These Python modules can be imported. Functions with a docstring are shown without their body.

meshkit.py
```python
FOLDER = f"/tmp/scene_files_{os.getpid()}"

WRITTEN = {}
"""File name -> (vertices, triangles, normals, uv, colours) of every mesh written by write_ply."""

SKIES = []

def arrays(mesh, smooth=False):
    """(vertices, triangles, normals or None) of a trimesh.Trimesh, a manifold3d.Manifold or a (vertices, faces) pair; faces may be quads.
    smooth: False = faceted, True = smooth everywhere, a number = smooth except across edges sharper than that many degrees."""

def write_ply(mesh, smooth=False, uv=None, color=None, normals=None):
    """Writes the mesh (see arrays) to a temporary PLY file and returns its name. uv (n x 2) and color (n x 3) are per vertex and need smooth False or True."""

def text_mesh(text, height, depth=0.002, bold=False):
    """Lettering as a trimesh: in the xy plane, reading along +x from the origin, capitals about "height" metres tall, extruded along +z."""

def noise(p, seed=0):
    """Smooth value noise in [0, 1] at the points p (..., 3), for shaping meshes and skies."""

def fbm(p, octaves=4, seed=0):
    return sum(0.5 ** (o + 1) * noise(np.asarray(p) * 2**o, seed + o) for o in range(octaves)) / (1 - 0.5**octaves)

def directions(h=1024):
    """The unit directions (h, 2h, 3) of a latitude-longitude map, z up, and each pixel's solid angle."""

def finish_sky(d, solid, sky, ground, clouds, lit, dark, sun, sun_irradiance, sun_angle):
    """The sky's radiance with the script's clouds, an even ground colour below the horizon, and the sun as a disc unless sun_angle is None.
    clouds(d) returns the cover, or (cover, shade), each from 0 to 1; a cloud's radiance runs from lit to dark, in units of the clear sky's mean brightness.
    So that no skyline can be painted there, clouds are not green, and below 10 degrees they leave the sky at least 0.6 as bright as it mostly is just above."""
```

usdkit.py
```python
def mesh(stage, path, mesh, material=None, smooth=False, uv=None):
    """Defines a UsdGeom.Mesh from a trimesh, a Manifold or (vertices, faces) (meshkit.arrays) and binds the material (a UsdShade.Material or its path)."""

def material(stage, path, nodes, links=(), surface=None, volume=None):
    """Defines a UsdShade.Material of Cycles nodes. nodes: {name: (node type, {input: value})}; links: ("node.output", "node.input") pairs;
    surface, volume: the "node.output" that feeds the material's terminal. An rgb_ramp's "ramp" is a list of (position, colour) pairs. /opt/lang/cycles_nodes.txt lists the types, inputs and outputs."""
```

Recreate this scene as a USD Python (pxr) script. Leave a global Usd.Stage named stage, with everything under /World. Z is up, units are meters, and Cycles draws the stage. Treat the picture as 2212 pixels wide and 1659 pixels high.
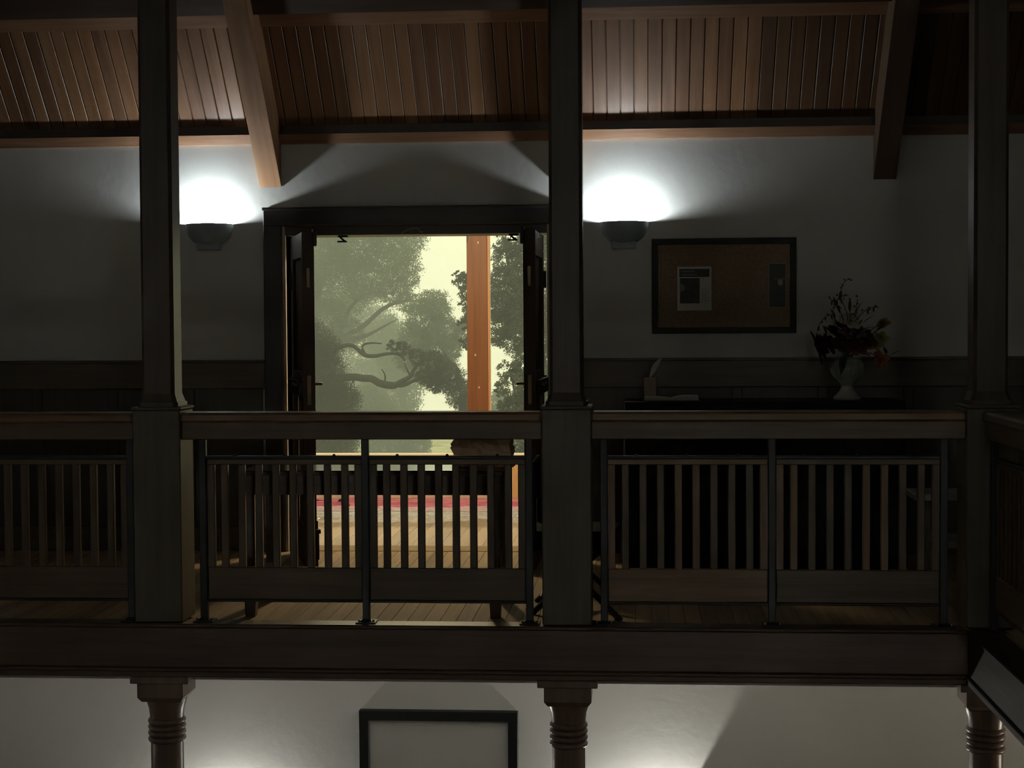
import math, random
import numpy as np, trimesh
import usdkit, meshkit
from pxr import Usd, UsdGeom, UsdLux, UsdShade, Gf, Sdf

random.seed(7)
rng = np.random.default_rng(7)
stage = Usd.Stage.CreateInMemory()
UsdGeom.SetStageUpAxis(stage, "Z")
UsdGeom.SetStageMetersPerUnit(stage, 1.0)
UsdGeom.Xform.Define(stage, "/World")

# ------------------------------------------------------------------ camera, sky, exposure
cam = UsdGeom.Camera.Define(stage, "/World/camera")
cam.CreateHorizontalApertureAttr(36.0)
cam.CreateFocalLengthAttr(36.0 * 3507.84 / 2212)
cam.CreateClippingRangeAttr(Gf.Vec2f(0.05, 1000.0))
RIGHT = (0.9971195, 0.0755854, -0.0062845)
UP = (0.0035630, 0.0360865, 0.9993423)
FWD = (-0.0757625, 0.9964861, -0.0357132)
EYE = (0.34143, -8.0, 1.49716)
cam.AddTransformOp().Set(Gf.Matrix4d(*RIGHT, 0, *UP, 0, *[-c for c in FWD], 0, *EYE, 1))
cam.CreateExposureAttr(0.0)
cam.CreateFStopAttr(0.0)

SKY = 0.56              # even, bright morning fog
sky = UsdLux.DomeLight.Define(stage, "/World/sky")
sky.CreateIntensityAttr(SKY)
sky.CreateColorAttr(Gf.Vec3f(1.0, 0.96, 0.62))

SCONCE = 2.3            # gallery wall lamps
SCONCE_LOW = 1.6       # hall wall lamps below the gallery
SCONCE_FILL = 14.0       # added unseen fill lamps, most on the camera's own side
PORCH = 9.0             # porch lamp
FOG = 0.0118

LOOKS = "/World/Looks"
UsdGeom.Scope.Define(stage, LOOKS)

# ------------------------------------------------------------------ materials
def mat(name, nodes, links=(), surface="p.BSDF", volume=None):
    return usdkit.material(stage, f"{LOOKS}/{name}", nodes, links, surface, volume)

def plain(name, color, rough=0.6, metal=0.0, spec=0.5, noise=0.12, scale=9.0, bump=0.0, bscale=60.0, coat=0.0, sheen=0.0):
    c = np.array(color)
    n = {"g": ("geometry", {}), "n": ("noise_texture", {"scale": scale, "detail": 3.0}),
         "r": ("rgb_ramp", {"ramp": [(0.25, tuple(c * (1 - noise))), (0.75, tuple(np.minimum(c * (1 + noise), 1)))]}),
         "p": ("principled_bsdf", {"roughness": rough, "metallic": metal, "specular_ior_level": spec, "coat_weight": coat, "sheen_weight": sheen})}
    l = [("g.position", "n.vector"), ("n.fac", "r.fac"), ("r.color", "p.base_color")]
    if bump:
        n["n2"] = ("noise_texture", {"scale": bscale, "detail": 3.0})
        n["b"] = ("bump", {"strength": bump, "distance": 0.01})
        l += [("g.position", "n2.vector"), ("n2.fac", "b.height"), ("b.normal", "p.normal")]
    return mat(name, n, l)

def wood(name, dark, light, axis=0, rough=0.4, spec=0.5, grain=26.0, knots=False, bump=0.15, coat=0.0):
    """Wood grain running along axis (0 x, 1 y, 2 z, 3 the 48 degree roof slope in the yz plane)."""
    sc = [grain, grain, grain]
    rot = (0, 0, 0)
    if axis == 3:
        rot = (math.radians(48.2), 0, 0)
        sc[1] = grain * 0.05
    else:
        sc[axis] = grain * 0.05
    n = {"g": ("geometry", {}), "m0": ("mapping", {"rotation": rot}), "m": ("mapping", {"scale": tuple(sc)}),
         "n": ("noise_texture", {"scale": 1.0, "detail": 4.0, "roughness": 0.6, "distortion": 0.5}),
         "r": ("rgb_ramp", {"ramp": [(0.28, dark), (0.5, tuple((np.array(dark) + np.array(light)) / 2)), (0.74, light)]}),
         "b": ("bump", {"strength": bump, "distance": 0.004}),
         "p": ("principled_bsdf", {"roughness": rough, "specular_ior_level": spec, "coat_weight": coat, "coat_roughness": 0.2})}
    l = [("g.position", "m0.vector"), ("m0.vector", "m.vector"), ("m.vector", "n.vector"), ("n.fac", "r.fac"), ("n.fac", "b.height"), ("b.normal", "p.normal")]
    if knots:
        n["v"] = ("voronoi_texture", {"scale": 1.0, "feature": "f1"})
        n["mv"] = ("mapping", {"scale": (7.0, 7.0, 2.6)})
        n["kr"] = ("rgb_ramp", {"ramp": [(0.0, (0.25, 0.2, 0.16)), (0.10, (0.35, 0.28, 0.22)), (0.17, (1, 1, 1)), (1.0, (1, 1, 1))]})
        n["mx"] = ("mix", {"mix_type": "multiply", "fac": 1.0})
        l += [("g.position", "mv.vector"), ("mv.vector", "v.vector"), ("v.distance", "kr.fac"), ("r.color", "mx.color1"), ("kr.color", "mx.color2"), ("mx.color", "p.base_color")]
    else:
        l += [("r.color", "p.base_color")]
    return mat(name, n, l)

M = {}
M["plaster"] = plain("plaster", (0.66, 0.66, 0.63), 0.85, spec=0.2, noise=0.03, scale=2.0, bump=0.08, bscale=25.0)
M["plaster_front"] = plain("plaster_front", (0.62, 0.61, 0.58), 0.85, spec=0.2, noise=0.03)
OAKD, OAKL = (0.060, 0.036, 0.018), (0.125, 0.080, 0.042)
for k, nm in enumerate("xyz"):
    M["oak_" + nm] = wood("oak_" + nm, OAKD, OAKL, k, 0.42)
M["oak_light_x"] = wood("oak_light_x", (0.13, 0.074, 0.038), (0.25, 0.15, 0.082), 0, 0.42)
M["oak_light_z"] = wood("oak_light_z", (0.13, 0.074, 0.038), (0.25, 0.15, 0.082), 2, 0.42)
M["pedestal"] = wood("pedestal", (0.085, 0.070, 0.048), (0.130, 0.108, 0.076), 2, 0.5)
M["post"] = wood("post", (0.040, 0.026, 0.017), (0.070, 0.046, 0.030), 2, 0.4)
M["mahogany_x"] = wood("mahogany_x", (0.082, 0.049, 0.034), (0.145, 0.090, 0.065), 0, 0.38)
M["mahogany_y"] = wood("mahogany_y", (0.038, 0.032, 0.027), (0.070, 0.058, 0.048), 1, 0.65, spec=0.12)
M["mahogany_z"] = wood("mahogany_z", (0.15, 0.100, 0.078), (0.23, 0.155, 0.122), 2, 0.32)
M["door_z"] = wood("door_z", (0.050, 0.032, 0.022), (0.080, 0.052, 0.036), 2, 0.6, spec=0.15)
M["black_wood_x"] = wood("black_wood_x", (0.022, 0.018, 0.014), (0.040, 0.032, 0.024), 0, 0.45)
M["black_wood_z"] = wood("black_wood_z", (0.022, 0.018, 0.014), (0.040, 0.032, 0.024), 2, 0.45)
M["wains_x"] = wood("wains_x", (0.075, 0.056, 0.036), (0.115, 0.086, 0.056), 0, 0.45)
M["wains_z"] = wood("wains_z", (0.038, 0.030, 0.020), (0.060, 0.048, 0.033), 2, 0.45)
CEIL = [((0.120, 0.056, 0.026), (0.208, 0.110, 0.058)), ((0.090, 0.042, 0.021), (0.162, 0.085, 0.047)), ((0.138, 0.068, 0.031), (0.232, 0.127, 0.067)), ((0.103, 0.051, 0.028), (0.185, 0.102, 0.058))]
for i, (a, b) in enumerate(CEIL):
    M[f"ceild{i}"] = wood(f"ceil_half_tone_plank_{i}", tuple(np.array(a) * .5), tuple(np.array(b) * .5), 3, 0.42, spec=0.25, grain=20)  # half-tone copies of the plank colours
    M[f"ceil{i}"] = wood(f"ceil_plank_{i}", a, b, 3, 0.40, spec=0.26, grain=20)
M["ceil_x"] = wood("ceil_board", (0.15, 0.075, 0.04), (0.27, 0.15, 0.085), 0, 0.35)
M["ceil_dark_x"] = wood("ceil_dark_board", (0.035, 0.022, 0.015), (0.06, 0.038, 0.026), 0, 0.45)
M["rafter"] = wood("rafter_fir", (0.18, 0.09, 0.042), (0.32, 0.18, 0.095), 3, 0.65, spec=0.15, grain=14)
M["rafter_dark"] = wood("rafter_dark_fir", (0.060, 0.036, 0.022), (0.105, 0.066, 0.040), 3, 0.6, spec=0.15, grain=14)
FL = [((0.20, 0.155, 0.098), (0.30, 0.24, 0.16)), ((0.24, 0.185, 0.115), (0.34, 0.27, 0.18)), ((0.17, 0.130, 0.082), (0.27, 0.215, 0.14))]
for i, (a, b) in enumerate(FL):
    M[f"fl{i}"] = wood(f"floor_plank_{i}", tuple(np.array(a) * 1.35), tuple(np.array(b) * 1.35), 1, 0.7, spec=0.08, grain=22)
    M[f"pf{i}"] = wood(f"porch_plank_{i}", tuple(np.array(a) * 1.6), tuple(np.array(b) * 1.6), 1, 0.5, grain=22)
M["steel"] = plain("dark_steel", (0.030, 0.031, 0.036), 0.45, metal=0.4, noise=0.1)
M["iron"] = plain("black_iron", (0.016, 0.016, 0.016), 0.5, metal=0.5)
M["brass"] = plain("old_brass", (0.20, 0.15, 0.09), 0.35, metal=0.9)
M["sconce"] = plain("sconce_grey", (0.36, 0.43, 0.47), 0.65, noise=0.1)
M["sconce_in"] = plain("sconce_lining", (0.55, 0.55, 0.54), 0.5)
M["cork"] = plain("cork", (0.25, 0.175, 0.115), 0.9, spec=0.1, noise=0.22, scale=60, bump=0.2, bscale=200)
M["board_frame"] = plain("board_frame_black", (0.013, 0.014, 0.013), 0.55, spec=0.25)
M["paper"] = plain("white_paper", (0.62, 0.62, 0.58), 0.8, spec=0.2, noise=0.02)
M["ink"] = plain("dark_print", (0.055, 0.058, 0.055), 0.7, noise=0.35, scale=22)
M["ink_mid"] = plain("grey_print", (0.20, 0.21, 0.20), 0.7, noise=0.1)
M["poster"] = plain("poster_dark", (0.050, 0.055, 0.048), 0.6, noise=0.2, scale=14)
M["poster_edge"] = plain("poster_border", (0.30, 0.29, 0.22), 0.6)
M["black_cloth"] = plain("black_cloth", (0.010, 0.011, 0.011), 0.9, spec=0.15, noise=0.2, scale=30, bump=0.1, bscale=300)
M["vase"] = plain("vase_stoneware", (0.30, 0.32, 0.30), 0.4, noise=0.15, scale=24)
M["rose_dark"] = plain("dark_red_petal", (0.085, 0.014, 0.016), 0.6, noise=0.25, scale=40)
M["rose_wine"] = plain("wine_petal", (0.13, 0.028, 0.040), 0.6, noise=0.25, scale=40)
M["rose_white"] = plain("cream_petal", (0.50, 0.44, 0.32), 0.6, noise=0.1, scale=40)
M["rose_yellow"] = plain("yellow_petal", (0.40, 0.33, 0.13), 0.6, noise=0.15, scale=40)
M["rose_amber"] = plain("amber_petal", (0.24, 0.13, 0.03), 0.6, noise=0.2, scale=40)
M["rose_salmon"] = plain("salmon_petal", (0.45, 0.16, 0.085), 0.6, noise=0.15, scale=40)
M["rose_mauve"] = plain("mauve_petal", (0.16, 0.09, 0.11), 0.6, noise=0.2, scale=40)
M["flower_leaf"] = plain("flower_leaf", (0.035, 0.060, 0.020), 0.5, noise=0.3, scale=20)
M["stem"] = plain("flower_stem", (0.050, 0.058, 0.030), 0.6)
M["quill"] = plain("quill_feather", (0.50, 0.48, 0.43), 0.8, noise=0.05)
M["holder"] = plain("holder_wood", (0.20, 0.135, 0.085), 0.5, noise=0.2)
M["book"] = plain("book_pages", (0.52, 0.51, 0.46), 0.8, noise=0.04)
M["bag"] = plain("brown_paper_bag", (0.78, 0.57, 0.38), 0.85, spec=0.2, noise=0.12, scale=14)
M["table"] = wood("table_wood", (0.042, 0.026, 0.016), (0.075, 0.048, 0.030), 0, 0.22, grain=18)
M["table_top"] = wood("table_top_wood", (0.060, 0.040, 0.026), (0.090, 0.062, 0.042), 0, 0.16, spec=0.6, grain=18, bump=0.03)
M["vinyl"] = plain("chair_vinyl", (0.010, 0.012, 0.014), 0.85, spec=0.05)
M["pale_wood"] = plain("pale_painted_wood", (0.30, 0.29, 0.27), 0.5)
M["ply"] = plain("tan_plywood", (0.74, 0.55, 0.29), 0.7, noise=0.10, scale=3, bump=0.05)
M["cream"] = plain("cream_paint", (0.72, 0.60, 0.45), 0.6, noise=0.04)
M["fir"] = wood("porch_fir", (0.19, 0.080, 0.034), (0.29, 0.132, 0.058), 2, 0.5, grain=20, knots=True)
M["fir_lit_edge"] = wood("porch_fir_lit_edge", (0.55, 0.30, 0.15), (0.70, 0.42, 0.24), 2, 0.5, grain=20)  # paler fir, with the light on the post's right face put into it
M["threshold"] = plain("worn_threshold", (0.33, 0.26, 0.165), 0.8, spec=0.1)
M["jamb"] = plain("jamb_paint", (0.50, 0.46, 0.40), 0.6)
M["pink"] = plain("pink_cloth", (0.50, 0.150, 0.235), 0.85, spec=0.15, noise=0.18, scale=10, sheen=0.3)
M["purple"] = plain("purple_strap", (0.055, 0.030, 0.16), 0.6)
M["foam_board"] = plain("cream_board", (0.78, 0.72, 0.60), 0.7, noise=0.02)
M["porch_paint"] = plain("porch_paint", (0.40, 0.33, 0.25), 0.8)
M["bark"] = plain("oak_bark", (0.030, 0.028, 0.022), 0.9, spec=0.1, noise=0.35, scale=14, bump=0.5, bscale=30)
M["ground"] = plain("meadow_ground", (0.40, 0.38, 0.22), 0.95, spec=0.05, noise=0.35, scale=1.2)
M["glass"] = mat("door_glass", {"f": ("fresnel", {"IOR": 1.5}), "t": ("transparent_bsdf", {"color": (0.93, 0.94, 0.92)}), "g": ("glossy_bsdf", {"roughness": 0.02, "color": (1, 1, 1)}), "m": ("mix_closure", {})},
                 [("f.fac", "m.fac"), ("t.BSDF", "m.closure1"), ("g.BSDF", "m.closure2")], "m.closure")
M["frosted"] = mat("frosted_glass", {"d": ("diffuse_bsdf", {"color": (0.25, 0.24, 0.22)}), "t": ("translucent_bsdf", {"color": (0.75, 0.72, 0.66)}), "m": ("mix_closure", {"fac": 0.7})}, [("d.BSDF", "m.closure1"), ("t.BSDF", "m.closure2")], "m.closure")
M["plastic"] = mat("clear_plastic", {"g": ("geometry", {}), "n": ("noise_texture", {"scale": 16.0, "detail": 5.0, "distortion": 1.5}), "b": ("bump", {"strength": 0.8, "distance": 0.03}),
                                     "t": ("transparent_bsdf", {"color": (0.95, 0.95, 0.95)}), "s": ("glossy_bsdf", {"roughness": 0.09, "color": (0.9, 0.9, 0.9)}), "d": ("diffuse_bsdf", {"color": (0.50, 0.52, 0.58)}),
                                     "m1": ("mix_closure", {"fac": 0.30}), "m2": ("mix_closure", {"fac": 0.20})},
                   [("g.position", "n.vector"), ("n.fac", "b.height"), ("b.normal", "s.normal"), ("t.BSDF", "m1.closure1"), ("d.BSDF", "m1.closure2"), ("m1.closure", "m2.closure1"), ("s.BSDF", "m2.closure2")], "m2.closure")
def leafmat(name, c):
    c = np.array(c)
    return mat(name, {"g": ("geometry", {}), "r": ("rgb_ramp", {"ramp": [(0.0, tuple(c * 0.6)), (0.5, tuple(c)), (1.0, tuple(c * 1.7))]}),
                      "d": ("principled_bsdf", {"roughness": 0.45, "specular_ior_level": 0.4}), "t": ("translucent_bsdf", {"color": tuple(c * 1.6)}), "m": ("mix_closure", {"fac": 0.3})},
               [("g.random_per_island", "r.fac"), ("r.color", "d.base_color"), ("d.BSDF", "m.closure1"), ("t.BSDF", "m.closure2")], "m.closure")
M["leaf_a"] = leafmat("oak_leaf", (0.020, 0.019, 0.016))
M["leaf_b"] = leafmat("bay_leaf", (0.070, 0.072, 0.056))
M["leaf_c"] = leafmat("shrub_leaf", (0.095, 0.10, 0.07))
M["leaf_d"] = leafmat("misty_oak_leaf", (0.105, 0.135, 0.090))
M["bulb"] = plain("frosted_bulb", (0.8, 0.8, 0.8), 0.4)
M["fog"] = mat("morning_fog", {"v": ("principled_volume", {"color": (0.87, 0.965, 0.91), "density": FOG, "anisotropy": 0.0})}, [], None, "v.volume")

# ------------------------------------------------------------------ helpers
used = {}
def numbered(path):
    n = used.get(path, 0)
    used[path] = n + 1
    return path if n == 0 else f"{path}_{n:03d}"

def path_of(p):
    return "/World" if p is None else str(p.GetPath())

def keys(prim, label=None, cat=None, group=None, kind=None):
    for k, v in (("label", label), ("category", cat), ("group", group), ("kind", kind)):
        if v:
            prim.SetCustomDataByKey(k, v)
    return prim

def thing(name, label, cat, loc=(0, 0, 0), rotz=0.0, group=None, kind=None, parent=None):
    x = UsdGeom.Xform.Define(stage, numbered(path_of(parent) + "/" + name))
    x.AddTranslateOp().Set(Gf.Vec3d(*map(float, loc)))
    if rotz:
        x.AddRotateZOp().Set(float(rotz))
    return keys(x.GetPrim(), label, cat, group, kind)

def obj(name, mesh, m, parent=None, smooth=False, label=None, cat=None, group=None, kind=None):
    if isinstance(mesh, list):
        mesh = trimesh.util.concatenate(mesh)
    p = usdkit.mesh(stage, numbered(path_of(parent) + "/" + name), mesh, M[m] if isinstance(m, str) else m, smooth)
    return keys(p.GetPrim(), label, cat, group, kind)

def dup(root, loc, label, rotz=0.0):
    was = root.GetCustomData()
    r = thing(root.GetName().split("_0")[0], label, was["category"], loc, rotz, was.get("group"), was.get("kind"))
    r.GetReferences().AddInternalReference(root.GetPath())
    r.SetInstanceable(True)
    return r

def box(x0, x1, y0, y1, z0, z1, c=0.0):
    """A box, its edges chamfered by c."""
    x0, x1 = min(x0, x1), max(x0, x1)
    y0, y1 = min(y0, y1), max(y0, y1)
    z0, z1 = min(z0, z1), max(z0, z1)
    if c <= 0:
        b = trimesh.creation.box((x1 - x0, y1 - y0, z1 - z0))
        b.apply_translation(((x0 + x1) / 2, (y0 + y1) / 2, (z0 + z1) / 2))
        return b
    c = min(c, 0.45 * min(x1 - x0, y1 - y0, z1 - z0))
    pts = []
    for x, sx in ((x0, 1), (x1, -1)):
        for y, sy in ((y0, 1), (y1, -1)):
            for z, sz in ((z0, 1), (z1, -1)):
                pts += [(x, y + sy * c, z + sz * c), (x + sx * c, y, z + sz * c), (x + sx * c, y + sy * c, z)]
    return trimesh.convex.convex_hull(np.array(pts))

def hull(pts):
    return trimesh.convex.convex_hull(np.array(pts, float))

def prism(poly_yz, x0, x1):
    """Convex outline in the yz plane run along x."""
    return hull([(x, y, z) for x in (x0, x1) for y, z in poly_yz])

def lathe(profile, n=32, a0=0.0, a1=2 * math.pi):
    return trimesh.creation.revolve(np.array(profile, float), sections=n)

def tube(pts, radii, n=7, cap=True):
    pts = np.array(pts, float)
    radii = np.broadcast_to(np.array(radii, float), (len(pts),))
    d = np.gradient(pts, axis=0)
    d /= np.linalg.norm(d, axis=1, keepdims=True) + 1e-9
    ref = np.array([0, 0, 1.0]) if abs(d[:, 2]).mean() < 0.8 else np.array([1.0, 0, 0])
    a = np.linspace(0, 2 * math.pi, n, endpoint=False)
    v = []
    for p, t, r in zip(pts, d, radii):
        u = np.cross(t, ref); u /= np.linalg.norm(u) + 1e-9
        w = np.cross(t, u)
        v.append(p + r * (np.cos(a)[:, None] * u + np.sin(a)[:, None] * w))
    v = np.vstack(v)
    f = []
    k = len(pts)
    for i in range(k - 1):
        for j in range(n):
            q = (i * n + j, i * n + (j + 1) % n, (i + 1) * n + (j + 1) % n, (i + 1) * n + j)
            f += [(q[0], q[1], q[2]), (q[0], q[2], q[3])]
    if cap:
        v = np.vstack([v, pts[0], pts[-1]])
        for j in range(n):
            f += [(k * n, (j + 1) % n, j), (k * n + 1, (k - 1) * n + j, (k - 1) * n + (j + 1) % n)]
    return trimesh.Trimesh(v, np.array(f), process=False)

def spline(pts, per=6):
    from scipy.interpolate import CubicSpline
    pts = np.array(pts, float)
    t = np.concatenate([[0], np.cumsum(np.linalg.norm(np.diff(pts[:, :3], axis=0), axis=1))])
    return CubicSpline(t, pts)(np.linspace(0, t[-1], per * (len(pts) - 1) + 1))

def grid(xs, ys, zf):
    X, Y = np.meshgrid(xs, ys)
    Z = zf(X, Y)
    v = np.stack([X, Y, Z], -1).reshape(-1, 3)
    nx, ny = len(xs), len(ys)
    i = (np.arange(ny - 1)[:, None] * nx + np.arange(nx - 1)).ravel()
    f = np.vstack([np.stack([i, i + 1, i + nx + 1], 1), np.stack([i, i + nx + 1, i + nx], 1)])
    return trimesh.Trimesh(v, f, process=False)

def sphere_light(path, loc, radius, power, color=(1, 1, 1)):
    l = UsdLux.SphereLight.Define(stage, path)
    l.CreateRadiusAttr(radius)
    l.CreateIntensityAttr(power)
    l.CreateColorAttr(Gf.Vec3f(*color))
    l.AddTranslateOp().Set(Gf.Vec3d(*loc))
    return l

# measures: x along the gallery, y away from the camera, z up; z = 0 the gallery floor, y = 0 the face of its railing
S = 2.065                 # post spacing
YW = 2.70                 # face of the gallery's back wall
SLOPE = 1.117             # rise of the roof per metre towards the nave
ZC = 2.83                 # where the roof boards meet the wall
XL, XR = -6.3, 4.85       # inside of the end walls
YF = -10.7                # wall behind the camera
ZH = -3.3                 # hall floor
def roof(y):
    return ZC + (YW - y) * SLOPE

# ------------------------------------------------------------------ the setting
DX0, DX1, DZ = -1.975, -0.235, 2.106     # door opening
w = thing("wall_back", "white plaster gallery wall with dark wainscot and an open doorway", None, kind="structure")
obj("plaster", [box(XL, DX0, YW, YW + .25, 0, ZC + .2), box(DX1, XR, YW, YW + .25, 0, ZC + .2), box(DX0, DX1, YW, YW + .25, DZ + .03, ZC + .2), box(XL, XR, YW, YW + .25, ZH, 0)], "plaster", w)
for a, b in ((XL, DX0 - .14), (DX1 + .14, XR)):
    obj("wainscot_rail", box(a, b, YW - .035, YW - .002, 1.09, 1.28, .004), "wains_x", w)
    obj("wainscot_cap", box(a, b, YW - .05, YW - .002, 1.262, 1.282, .004), "wains_x", w)
    obj("skirting", box(a, b, YW - .035, YW - .002, .002, .16, .004), "wains_x", w)
    n = max(2, round((b - a) / 0.55))
    for k in range(n):
        x0, x1 = a + (b - a) * k / n, a + (b - a) * (k + 1) / n
        obj("wainscot_panel", box(x0 + .03, x1 - .03, YW - .015, YW - .002, .16, 1.09, .003), "wains_z", w)
        obj("wainscot_stile", box(x0 - .03, x0 + .03, YW - .028, YW - .002, .16, 1.09, .003), "wains_z", w)
t = thing("trim_1", "stained wood moulding along the top of the gallery wall", None, kind="structure")
obj("moulding_strip", prism([(YW, 2.712), (YW - .03, 2.712), (YW - .065, 2.772), (YW, 2.772)], XL, XR), "ceil_x", t)
obj("shaded_frieze_board", box(XL, XR, YW - .02, YW - .001, 2.772, 2.86), "ceil_dark_x", t)  # dark tone stands in for the shade above the projecting strip

c = thing("ceiling", "steep boarded ceiling of narrow varnished planks between rafters", None, kind="structure")
pw = 0.0885
np_ = int((3.75 + 4.35) / pw)
Y_PT = 2.18
nrm = np.array([0, -SLOPE, -1.0]) / math.hypot(SLOPE, 1)     # into the room
def slope_board(x0, x1, ya, yb, off, th, ch=0.0):
    """A board lying on the roof slope between depths ya > yb, its face off metres proud of it."""
    pts = []
    for y in (ya, yb):
        p = np.array([0, y, roof(y)])
        for o, e in ((off, ch), (off - ch, 0), (off - th, 0)):
            for x in (x0 + e, x1 - e):
                pts.append(p + nrm * o + np.array([x, 0, 0]))
    return hull(pts)
for k in range(np_):
    x0 = -4.35 + k * pw
    i = int(rng.integers(0, 4))
    obj("plank", slope_board(x0 + .0018, x0 + pw - .0018, YW - .005, Y_PT - .03, .012 + float(rng.uniform(0, .0015)), .016, .004), (f"ceild{i}" if x0 > 1.12 else f"ceil{i}"), c)  # planks towards the right end take the half-tone copies
obj("ridge_side_board", slope_board(-4.35, 3.75, Y_PT, Y_PT - .085, .034, .03, .004), "ceil_x", c)
obj("purlin", slope_board(-4.35, 3.75, Y_PT - .11, Y_PT - .29, .16, .18, .008), "ceil_dark_x", c)
yr = (YW + YF) / 2
zr = roof(yr)
def roof_slab(ya, za, yb, zb, th=.15):
    return hull([(x, y, z + o) for x in (XL - .25, XR + .25) for y, z in ((ya, za), (yb, zb)) for o in (0, th)])
obj("roof_deck", [roof_slab(YW + .25, roof(YW + .25) , yr, zr), roof_slab(YF - .25, roof(YW + .25), yr, zr)], "ceil_dark_x", c)

f = thing("floor", "gallery floor of narrow oak boards running towards the wall", None, kind="structure")
obj("subfloor", [box(XL, XR, .03, YW, -.26, -.022), box(S - .10, XR, YF, .03, -.26, -.022)], "wains_x", f)
fw = 0.083
for k in range(int((XR - XL) / fw)):
    x0 = XL + k * fw
    if x0 < -4.4 or x0 > 3.4:
        continue
    obj("plank", box(x0 + .0007, x0 + fw - .0007, .03, YW, -.022, -float(rng.uniform(0, .0008)), .0015), f"fl{int(rng.integers(0,3))}", f)
obj("side_boards", [box(x, x + .081, YF, .028, -.022, -.001, .003) for x in np.arange(S - .10, XR - .08, .083)], "fl1", f, kind="stuff")
fh = thing("floor_hall", "dark hall floor far below the gallery", None, kind="structure")
obj("boards", box(XL, XR, YF, YW, ZH - .1, ZH), "wains_x", fh)
obj("wall_left", box(XL - .25, XL, YF - .25, YW + .25, ZH - .1, zr + .2), "plaster_front", kind="structure", label="end wall of the hall out of view")
obj("wall_right", box(XR, XR + .25, YF - .25, YW + .25, ZH - .1, zr + .2), "plaster_front", kind="structure", label="end wall beyond the side gallery")
obj("wall_front", box(XL, XR, YF - .25, YF, ZH - .1, roof(YW + .25) + .3), "plaster_front", kind="structure", label="wall behind the viewer")
obj("floor_front", box(XL, S - .10, YF, -7.4, -.26, -.40), "wains_x", kind="structure", label="gallery floor under the viewer")

# doorway ------------------------------------------------------------------------------------------------
d = thing("door_1", "black double doorway with both panelled leaves standing open", None, kind="structure")
for a, b in ((DX0 - .143, DX0 - .02), (DX1 + .02, DX1 + .143)):
    obj("casing", box(a, b, YW - .055, YW - .002, .002, 2.18, .006), "black_wood_z", d)
obj("casing_head", box(DX0 - .143, DX1 + .143, YW - .06, YW - .002, 2.168, 2.285, .006), "black_wood_x", d)
obj("casing_cap", box(DX0 - .15, DX1 + .15, YW - .068, YW - .002, 2.272, 2.292, .006), "black_wood_x", d)
obj("lintel", box(DX0, DX1, YW - .03, YW + .25, DZ, 2.165, .004), "black_wood_x", d)
obj("lintel_bead", box(DX0, DX1, YW - .045, YW - .03, 2.160, 2.170, .003), "door_z", d)
for a, b in ((DX0 - .02, DX0), (DX1, DX1 + .02)):
    obj("jamb", box(a, b, YW - .03, YW + .25, .002, DZ + .06), "jamb", d)
obj("threshold", box(DX0, DX1, YW - .01, YW + .25, -.02, .004, .003), "threshold", d)
for x in (-1.60, -0.46):
    obj("hook_bracket", [box(x - .03, x + .035, YW + .02, YW + .05, DZ - .012, DZ + .002, .002),
                         hull([(x - .03, YW + .03, DZ - .005), (x - .015, YW + .03, DZ - .005), (x + .025, YW + .03, DZ - .038), (x + .005, YW + .03, DZ - .040), (x, YW + .045, DZ - .02)]),
                         box(x - .035, x + .028, YW + .02, YW + .05, DZ - .045, DZ - .035, .002)], "iron", d)
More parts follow.
